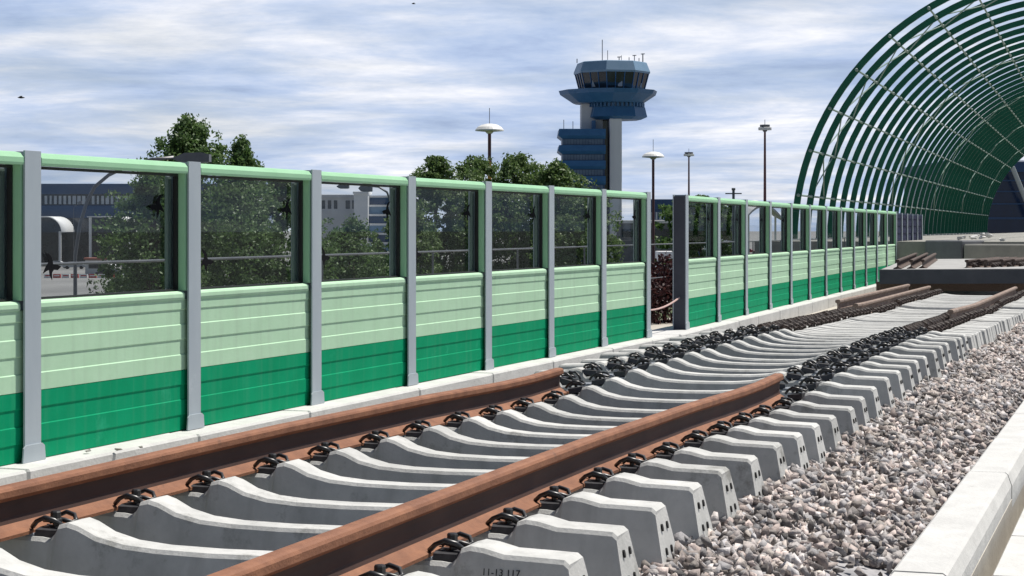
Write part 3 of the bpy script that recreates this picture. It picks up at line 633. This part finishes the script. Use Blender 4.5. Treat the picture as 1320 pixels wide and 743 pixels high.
for px0, px1, lb in ((-30, 0, 'silver barrel canopy at far left before the blue terminal'), (40, 79, 'silver barrel canopy before the blue terminal, just right of leftmost post'), (112, 168, 'silver barrel canopy before the blue terminal, partly behind the tree')):
    Dn = 405; x0, x1 = (px0 - 660) * Dn / F, (px1 - 660) * Dn / F; w_ = (x1 - x0); r = thing('barrel_canopy', lb, 'canopy', (x0, Dn, GZ), 0, 'barrel canopies of the terminal')
    zt = ZC - (279 - Y0) * Dn / F - GZ; zb = ZC - (299 - Y0) * Dn / F - GZ; rr = zt - zb; mb = MB(); rings = []
    for i in range(13):
        a = PI / 2 * i / 12; rings.append([(w_ - rr * (1 - math.sin(a)) , 0, zb + rr * math.cos(a)), (w_ - rr * (1 - math.sin(a)), 12, zb + rr * math.cos(a)), (w_ - rr * (1 - math.sin(a)) , 12, zb + rr * math.cos(a) - .2), (w_ - rr * (1 - math.sin(a)), 0, zb + rr * math.cos(a) - .2)])
    rings.insert(0, [(0, 0, zt), (0, 12, zt), (0, 12, zt - .2), (0, 0, zt - .2)]); mb.loft(rings); obj('roof_shell', mb, M['white'], r, smooth=True)
    for xx in (.5, w_ - .5):
        mb = MB(); mb.tube([(xx, 1, 0), (xx, 1, zb + (.1 if xx > 1 else rr - .2))], .3, 8); obj('column', mb, M['white'], r)
facade('white_shaft', 'slim white tower block showing through second pane between trees', 'building', 319, 331, 228, 400, 6, ('white', 'white'), [(228, 231, 'band')])
facade('office_block', 'pale low office block with dark windows behind the third full pane', 'building', 405, 460, 251, 430, 20, ('wall', 'wall'), [(251, 255, 'band'), (258, 270, 'win')], win_m='dglass', nwin=7)
facade('stair_block', 'small white stair block beside the office behind the third pane', 'building', 456, 474, 247, 425, 10, ('white', 'white'), [(247, 250, 'band')])
r = thing('stepped_building', 'blue glass building with stepped sloping storeys behind the third pane', 'building', ((470 - 660) * 430 / F, 430, GZ))
for q in range(6):
    y_ = 252 + q * 12; z1 = ZC - (y_ - Y0) * 430 / F - GZ; z0 = z1 - 12 * 430 / F
    mb = MB(); mb.box(-.2 - q * .5, 8 + q * .2, -q * .8, 20, z0, z1 - .5); obj('glazing', mb, M['tlight' if q % 2 else 'bblue'], r)
    mb = MB(); mb.box(-.5 - q * .5, 8.3 + q * .2, -.5 - q * .8, 20.2, z1 - .5, z1 - .05); obj('floor_slab', mb, M['white'], r)
facade('hangar', 'dark blue building with a sawtooth roof seen through the open bay', 'building', 838, 905, 262, 450, 20, ('bblue', 'bblue'), [(257, 270, 'band'), (273, 284, 'win')], nwin=12)
facade('depot', 'grey flat depot under the blue building in the open bay', 'building', 800, 900, 285, 380, 15, ('bluecrete', 'wall'), [(284, 288, 'band'), (296, 306, 'glass')])
facade('white_kiosk', 'white kiosk behind the second pane right of the open bay', 'building', 929, 947, 289, 300, 6, ('white', 'wall'), [(289, 292, 'band'), (296, 306, 'win')], win_m='dglass', nwin=4)
for px0, px1, Dn, yt, lb in ((905, 945, 360, 262, 'pale curved carport roof behind the first panes right of the open bay'), (960, 1010, 340, 264, 'pale curved carport roof behind the third pane right of the open bay')):
    x0, x1 = (px0 - 660) * Dn / F, (px1 - 660) * Dn / F; r = thing('carport', lb, 'carport', (x0, Dn, GZ), 0, 'curved carports'); w_ = x1 - x0; zt = ZC - (yt - Y0) * Dn / F - GZ; mb = MB(); rings = []
    for i in range(11):
        t = i / 10; z = zt - 2.6 * (2 * t - 1) ** 2; rings.append([(w_ * t, 0, z), (w_ * t, 14, z + 1), (w_ * t, 14, z + .7), (w_ * t, 0, z - .4)])
    mb.loft(rings); obj('roof_shell', mb, M['wall'], r)
    for t in (.15, .85): mb = MB(); mb.tube([(w_ * t, 3, 0), (w_ * t, 3, zt - 1.8)], .2, 6); obj('column', mb, M['white'], r)
# station hall far behind the canopy's open end
Dn = 260; x0 = (1281 - 660) * Dn / F; hall = thing('station_hall', 'navy glass hall with pale diagonal strut beyond the canopy far end', 'building', (x0, Dn, GZ))
zz = lambda py: ZC - (py - Y0) * Dn / F - GZ; xx = lambda px: (px - 1281) * Dn / F
mb = MB(); mb.box(-6, 60, 0, 30, 0, zz(222)); obj('wall', mb, M['hallglass'], hall)
mb = MB(); mb.bbox(-6.3, 60.3, -.4, 30.3, zz(222), zz(207), .2); obj('fascia', mb, M['bblue'], hall)
for a, b in ((232, 234), (246, 248), (262, 264), (280, 283)): mb = MB(); mb.box(-6.1, 60.1, -.15, 0, zz(b), zz(a)); obj('transom', mb, M['bblue'], hall)
mb = MB(); mb.tube([(xx(1300), -2, zz(216)), (xx(1326), -2, zz(280))], .32, 8); obj('strut', mb, M['silver'], hall)
# ------------------------------------------------------------------ lamps, masts, birds
def mushroom(px, ydisc, wpx, Dn, label, pole='maroon', low=None):
    x = (px - 660) * Dn / F; r = thing('mast_lamp', label, 'lamp', (x, Dn, GZ), 0, 'mast lamps'); z = ZC - (ydisc - Y0) * Dn / F - GZ; R_ = wpx * Dn / F / 2
    mb = MB(); mb.lathe([(.14, z - .16), (R_ * .3, z - .05), (R_, z), (R_ * .985, z + R_ * .09), (R_ * .84, z + R_ * .27), (R_ * .55, z + R_ * .43), (R_ * .2, z + R_ * .50), (.02, z + R_ * .51)], 24); obj('lamp_shade', mb, M['lampwhite'], r, smooth=False)
    mb = MB(); mb.tube([(0, 0, z + R_ * .5), (0, 0, z + R_ * 1.6)], .02, 5); obj('lightning_rod', mb, M['polegrey'], r)
    zl = ZC - (low - Y0) * Dn / F - GZ if low else 3
    mb = MB(); mb.tube([(0, 0, zl), (0, 0, z)], .10, 10); obj('pole', mb, M[pole], r)
    mb = MB(); mb.tube([(0, 0, 0), (0, 0, zl)], .12, 10); obj('pole_base', mb, M['orange' if low else pole], r)
mushroom(631, 169, 37, 110, 'white mushroom shaped mast lamp on a maroon and orange pole', 'maroon', 209)
mushroom(842, 203, 29, 140, 'white mushroom shaped mast lamp right of the control tower', 'maroon')
def highmast(px, yt, wpx, Dn, label):
    x = (px - 660) * Dn / F; r = thing('high_mast', label, 'lamp', (x, Dn, GZ), 0, 'tall floodlight masts'); z = ZC - (yt - Y0) * Dn / F - GZ; R_ = wpx * Dn / F / 2
    mb = MB(); mb.tube([(0, 0, 0), (0, 0, z)], [.30, .16], 8); obj('pole', mb, M['maroon'], r)
    mb = MB(); mb.lathe([(.25, z - .5), (R_, z + .3), (R_, z + .6), (.3, z + .5)], 16); hd = obj('lamp_ring', mb, M['polegrey'], r)
    for k in range(8):
        a = 2 * PI * k / 8; mb = MB(); mb.bbox(-.3, .3, -.25, .25, z - .25, z + .2, .05, Matrix.Translation((R_ * .9 * math.cos(a), R_ * .9 * math.sin(a), 0))); obj('floodlight', mb, M['lampwhite'], hd)
    mb = MB(); mb.tube([(0, 0, z), (0, 0, z + 1.4)], .05, 5); obj('lightning_rod', mb, M['polegrey'], r)
highmast(986, 166, 13, 300, 'tall thin floodlight mast standing beside the arched canopy'); highmast(888, 200, 11, 420, 'distant floodlight mast over the open bay, shorter of the two')
r = thing('antenna_mast', 'short mast with a cross arm peeking over the barrier right of the open bay', 'mast', ((945.5 - 660) * 130 / F, 130, GZ)); zz = lambda py: ZC - (py - Y0) * 130 / F - GZ
mb = MB(); mb.tube([(0, 0, 0), (0, 0, zz(243))], .09, 8); obj('pole', mb, M['polegrey'], r); mb = MB(); mb.box(-.55, .55, -.06, .06, zz(250.5), zz(249)); obj('cross_arm', mb, M['polegrey'], r); mb = MB(); mb.bbox(-.12, .12, -.12, .12, zz(245.5), zz(242.5), .03); obj('beacon', mb, M['polegrey'], r)
def street_lamp(label, Dn, pts, head, r0=.034):
    p0 = at(pts[0][0], pts[0][1], Dn); r = thing('street_lamp', label, 'lamp', (p0.x, Dn, GZ), 0, 'street lamps')
    L3 = [at(a, b, Dn) - Vector((p0.x, Dn, GZ)) for a, b in pts]
    mb = MB(); mb.tube([(0, 0, 0)] + L3, [.07] + [r0] * len(L3), 8); obj('pole', mb, M['polegrey'], r, smooth=True)
    for hx0, hx1, hy0, hy1 in head:
        a, b = at(hx0, hy1, Dn), at(hx1, hy0, Dn); c = a - Vector((p0.x, Dn, GZ)); d = b - a; q = abs(d.x)
        mb = MB(); mb.prism([(0, d.z * .35), (q * .35, d.z * .95), (q * .8, d.z), (q, d.z * .8), (q, .0), (q * .2, 0)], -.14, .14, Matrix.Translation(c)); obj('lamp_head', mb, M['polegrey'], r)
        mb = MB(); mb.box(c.x + q * .3, c.x + q * .92, -.11, .11, c.z - .012, c.z - .002); obj('diffuser', mb, M['wglass'], r)
street_lamp('grey street lamp whose curved arm rises behind the second post, head above the barrier', 36, [(97, 330), (103, 290), (112, 260), (122, 241), (140, 226), (165, 214), (195, 206), (224, 203)], [(222, 271, 197, 209)])
street_lamp('thin white street lamp behind the first pane in front of the terminal', 300, [(95, 300), (95, 268), (98, 265), (104, 262)], [(100, 106, 259.5, 263)])
street_lamp('twin headed street lamp behind the third full pane', 60, [(505, 300), (504, 262), (499, 248), (488, 241), (470, 239.5)], [(434, 450, 236.5, 243), (462, 480, 236, 247)])
def bird(px, py, Dn, span, label):
    p = at(px, py, Dn); r = thing('bird', label, 'bird', p, .4, 'birds in the sky'); mb = MB()
    mb.lathe([(.004, -.16), (.03, -.10), (.045, 0), (.035, .09), (.02, .14), (.003, .19)], 8, Matrix.Rotation(PI / 2, 4, 'Y')); obj('body', mb, M['black'], r)
    for sg in (-1, 1):
        mb = MB(); mb.add([(.05, 0, .02), (-.06, 0, .02), (-.05, sg * span * .3, .07), (.05, sg * span * .28, .075), (-.06, sg * span * .5, .03), (0, sg * span * .5, .035), (0, 0, .005), (0, sg * span * .29, .055)], [(0, 1, 2, 3), (3, 2, 4, 5), (0, 6, 7, 3), (1, 2, 7, 6), (3, 7, 5), (2, 4, 7), (4, 5, 7)]); obj('wing', mb, M['black'], r)
bird(27, 126, 90, .42, 'small dark bird in flight at the left above the barrier'); bird(533, 5, 150, .5, 'tiny bird in flight near top edge of the sky')
# ------------------------------------------------------------------ trees
def leaves(centers, radii, per, size, seed):
    r = np.random.default_rng(seed); P = []; 
    for c, rad in zip(centers, radii):
        d = r.normal(size=(per, 3)); d /= np.linalg.norm(d, axis=1)[:, None]; d *= (rad * r.random(per) ** .45)[:, None]; d[:, 2] *= .8; P.append(d + np.array(c))
    P = np.concatenate(P); n = len(P); a = r.normal(size=(n, 3)); a /= np.linalg.norm(a, axis=1)[:, None]; b = r.normal(size=(n, 3)); b = np.cross(a, b); b /= np.linalg.norm(b, axis=1)[:, None]
    s = size * (.6 + .8 * r.random(n))[:, None]
    V = np.stack([P - a * s, P + b * s * .55, P + a * s, P - b * s * .55], 1).reshape(-1, 3); return V, n
def leaf_obj(name, V, n, m, parent):
    me = bpy.data.meshes.new(name); me.vertices.add(4 * n); me.vertices.foreach_set('co', V.ravel()); me.loops.add(4 * n); me.polygons.add(n)
    me.loops.foreach_set('vertex_index', np.arange(4 * n, dtype=np.int32)); me.polygons.foreach_set('loop_start', np.arange(0, 4 * n, 4, dtype=np.int32)); me.update(calc_edges=True); me.materials.append(m); return link(name, me, parent)
def tree(label, px, ytop, Dn, width, zlow, leafm='leafA', clumps=70, per=150, size=.10, shape=1.0, seed=1, group='trees behind the barrier', name='tree'):
    """crown from height zlow up to the top seen at ytop; width in metres; shape>1 = pointed"""
    R_ = random.Random(seed); zt = ZC - (ytop - Y0) * Dn / F; x = (px - 660) * Dn / F
    r = thing(name, label, 'tree', (x, Dn, GZ), R_.uniform(0, 6), group); h = zt - GZ; zl = zlow - GZ
    mb = MB(); mb.tube([(0, 0, 0), (.1, .05, h * .3), (-.05, .1, h * .6), (0, 0, h * .93)], [.20, .15, .09, .02], 8)
    cs = []; rs = []; limbs = MB()
    for i in range(int(clumps * 2.2)):
        t = R_.random() ** .62; z = zl + (h - zl) * t; env = width / 2 * min(1, ((1 - t) * 4.6 / shape) ** .85 + .04) * min(1, .55 + 2 * t)
        a = R_.uniform(0, 2 * PI); q = env * R_.random() ** .5 * R_.uniform(.8, 1.15); rad = R_.uniform(.14, .46) * min(1, .55 + (1 - t) * 1.8) * min(1.8, max(.9, width / 4))
        c = (q * math.cos(a), q * math.sin(a), z - rad * .5); cs.append(c); rs.append(rad)
        if i % 7 == 0: limbs.tube([(0, 0, max(h * .2, c[2] - q * .9 - .3)), (c[0] * .5, c[1] * .5, c[2] - q * .25), c], [.05, .03, .008], 5)
    cs.append((0, 0, h - .25)); rs.append(.28)
    for i in range(int(clumps * 1.2)):
        t = R_.random() ** .6; env = width / 2 * min(1, ((1 - t) * 4.6 / shape) ** .85 + .06) * min(1, .55 + 2 * t); a = R_.uniform(0, 2 * PI); q = env * R_.random() ** .4 * 1.12
        cs.append((q * math.cos(a), q * math.sin(a), zl + (h - zl) * t)); rs.append(R_.uniform(.25, .8) * min(1, .4 + (1 - t) * 2))
    V, n = leaves(cs, rs, int(per * .62), size * .68, seed); tw = []                                                       # loose twig ends that break the outline
    for i in range(int(clumps * 1.6)):
        t = R_.random() ** .45; env = width / 2 * min(1, ((1 - t) * 4.6 / shape) ** .85 + .05) * min(1, .55 + 2 * t); a = R_.uniform(0, 2 * PI); q = env * R_.uniform(1.0, 1.32)
        tw.append((q * math.cos(a), q * math.sin(a), zl + (h - zl) * t + R_.uniform(-.1, .22)))
    V2, n2 = leaves(tw, [width * .045 + .05] * len(tw), 13, size * .66, seed + 500); V = np.concatenate([V, V2]); n += n2
    leaf_obj('crown', V, n, M[leafm], r); tr_ = obj('trunk', mb, M['bark'], r, smooth=True); obj('limb', limbs, M['bark'], tr_)
tree('tall pointed green tree rising above barrier behind the second grey post', 246, 156, 55, 3.5, -4, 'leafA', 110, 170, .085, 1.2, 11)
tree('narrower green tree just right of the tallest tree, tip above barrier', 311, 184, 58, 1.9, -4, 'leafA', 90, 150, .085, 1.5, 12)
tree('dark tree wholly behind the glass, left of the tallest tree', 196, 226, 52, 2.6, -5, 'leafA', 80, 170, .085, 1.0, 13)
tree('broad low tree filling the second pane beside the tall trees', 360, 232, 60, 2.8, -5, 'leafA', 80, 170, .09, .9, 14)
tree('low tree behind the third full pane before the office block', 455, 287, 70, 3.2, -5, 'leafA', 70, 150, .10, .9, 15)
tree('light green tree above barrier left of the mushroom lamp', 562, 205, 85, 3.4, -4.5, 'leafB', 80, 150, .11, 1.1, 16)
tree('rounded light green tree directly behind the mushroom lamp pole', 615, 206, 88, 4.8, -4.5, 'leafB', 90, 160, .11, .9, 17)
tree('rounded light green tree between the mushroom lamp and control tower', 664, 203, 86, 5.4, -4.5, 'leafB', 100, 160, .11, .9, 18)
tree('light green tree at the foot of the control tower', 718, 213, 84, 4.4, -4.5, 'leafB', 80, 150, .11, 1.0, 19)
tree('small tree behind the pane below the control tower', 752, 262, 80, 2.6, -4.5, 'leafB', 60, 140, .11, 1.0, 20)
tree('low tree behind the pane left of the low-light green trees', 525, 262, 78, 2.4, -4.5, 'leafB', 60, 140, .11, 1.0, 23)
tree('dark copper leaved bush filling the open bay of the barrier', 858, 345, 32, 1.7, -3, 'leafC', 80, 170, .05, .55, 21, name='copper_bush')
tree('dark green far tree behind the first pane right of the open bay', 903, 254, 200, 7.5, -4, 'leafA', 60, 120, .35, .8, 22)
for px, yt, lb, sd in ((170, 352, 'rounded dark shrub by the road behind the first full pane', 31), (430, 322, 'dark hedge bush low behind the third full pane, left one', 32), (478, 326, 'dark hedge bush low behind the third full pane, right one', 33)):
    tree(lb, px, yt, 120, 3.4, GZ + .5, 'leafA', 40, 120, .14, .5, sd, 'shrubs by the airport road', 'shrub')
# ------------------------------------------------------------------ cars and road barriers
def car(label, px, ybase, m, rz=PI / 2, Dn=None):
    Dn = Dn or F * (ZC - GZ) / (ybase - Y0); x = (px - 660) * Dn / F; r = thing('parked_car', label, 'car', (x, Dn, GZ), rz - PI / 2, 'cars at the airport')
    mb = MB(); W_ = .86
    body = [(-2.2, .35), (-2.25, .7), (-2.1, .88), (-1.3, .95), (1.0, .95), (2.0, .82), (2.2, .6), (2.2, .35)]; mb.prism(body, -W_, W_); obj('body', mb, m, r)
    cab = [(-1.75, .93), (-1.25, 1.42), (.35, 1.45), (1.15, .93)]; mb = MB(); mb.loft([[(a, -W_ + .06, z) if z < 1 else (a, -W_ + .2, z) for a, z in cab], [(a, W_ - .06, z) if z < 1 else (a, W_ - .2, z) for a, z in cab]]); obj('cabin', mb, m, r)
    mb = MB(); wn = [(-1.55, .97), (-1.18, 1.36), (.30, 1.38), (.95, .97)]
    for sg in (-1, 1): mb = MB(); mb.loft([[(a, sg * (W_ - .055 if z < 1 else W_ - .185), z) for a, z in wn], [(a, sg * (W_ - .04 if z < 1 else W_ - .17), z) for a, z in wn]]); obj('side_window', mb, M['dglass'], r)
    for wx in (-1.35, 1.35):
        for sg in (-1, 1):
            mb = MB(); mb.lathe([(.32, -.1), (.32, .1)], 14, Matrix.Translation((wx, sg * (W_ - .06), .32)) @ Matrix.Rotation(PI / 2, 4, 'X')); w_ = obj('wheel', mb, M['rubber'], r)
            mb = MB(); mb.lathe([(.19, .1), (.19, .112)], 10, Matrix.Translation((wx, sg * (W_ - .06), .32)) @ Matrix.Rotation(-sg * PI / 2 * -1, 4, 'X')); obj('rim', mb, M['silver'], w_)
carw = mat('white car paint', (.7, .71, .72), rough=.3, spec=.6); card = mat('dark car paint', (.03, .035, .05), rough=.3, spec=.6); carr = mat('red car paint', (.30, .02, .025), rough=.3, spec=.6); cars_ = mat('silver car paint', (.35, .37, .4), rough=.3, metal=.4)
car('white car nearest the leftmost post before the terminal', 76, 346, carw); car('silver car behind the first full pane, right of the white one', 96, 347, cars_, 1.7)
car('white car by the white column behind first full pane', 135, 346, carw, 1.2); car('dark car in front of the tree behind first full pane', 142, 358, card, 1.4); car('dark car low behind the first full pane, near its sill', 163, 372, card, 1.9)
for q, (px, m_, c_) in enumerate(((966, carr, 'red'), (985, card, 'dark'), (1003, carr, 'red'), (1030, carw, 'white'), (1056, carr, 'red'), (940, card, 'dark'), (912, cars_, 'silver'))):
    lbs = ['red car low behind the third pane right of open bay', 'dark car between two red ones behind the far panes', 'red car low behind the fourth pane right of open bay', 'white car low behind the fifth pane right of open bay', 'red car farthest right behind the far panes', 'dark car low behind the second pane right of open bay', 'silver car low behind the first pane right of open bay']
    car(lbs[q], px, 327 + (q % 3) * 3, m_, PI / 2 + random.uniform(-.4, .4))
# box truck seen in the open bay
r = thing('box_truck', 'white box truck parked in view of the open barrier bay', 'truck', ((861 - 660) * 300 / F, 300, GZ)); mb = MB(); mb.bbox(-1.6, 1.3, -1, 5, 1.0, 4.4, .06); obj('cargo_box', mb, M['white'], r); mb = MB(); mb.bbox(-1.1, 1.1, 5.1, 7, .6, 3.0, .1); obj('cab', mb, carw, r)
for sx_ in (-.9, .9):
    for sy_ in (0, 5.8): mb = MB(); mb.lathe([(.45, -.15), (.45, .15)], 14, Matrix.Translation((sx_, sy_, .45)) @ Matrix.Rotation(PI / 2, 4, 'Y')); obj('wheel', mb, M['rubber'], r)
for q in range(9):
    px = 62 + q * 11.5; Dn = 310; x = (px - 660) * Dn / F; r = thing('road_barrier', f'{"red" if q % 2 else "white"} plastic road barrier, {nth(q)} from the leftmost post', 'road barrier', (x, Dn, GZ), 0, 'plastic road barriers')
    mb = MB(); mb.prism([(-.62, 0), (.62, 0), (.60, .2), (.58, .62), (-.58, .62), (-.60, .2)], -.22, .22); b_ = obj('barrier_body', mb, M['red' if q % 2 else 'white'], r); mb = MB(); mb.box(-.45, .45, -.235, -.222, .28, .46); obj('reflector', mb, M['white' if q % 2 else 'red'], b_)
r = thing('ticket_booth', 'small booth with a red roof behind the first full pane', 'booth', ((124 - 660) * 330 / F, 330, GZ)); mb = MB(); mb.bbox(-1.9, 1.9, 0, 3, 0, 2.6, .05); w_ = obj('wall', mb, M['wall'], r); mb = MB(); mb.box(-1.3, 1.3, -.03, -.002, 1.1, 2.1); obj('window', mb, M['dglass'], w_); mb = MB(); mb.bbox(-2.1, 2.1, -.3, 3.2, 2.6, 2.95, .08); obj('roof', mb, M['redroof'], r)
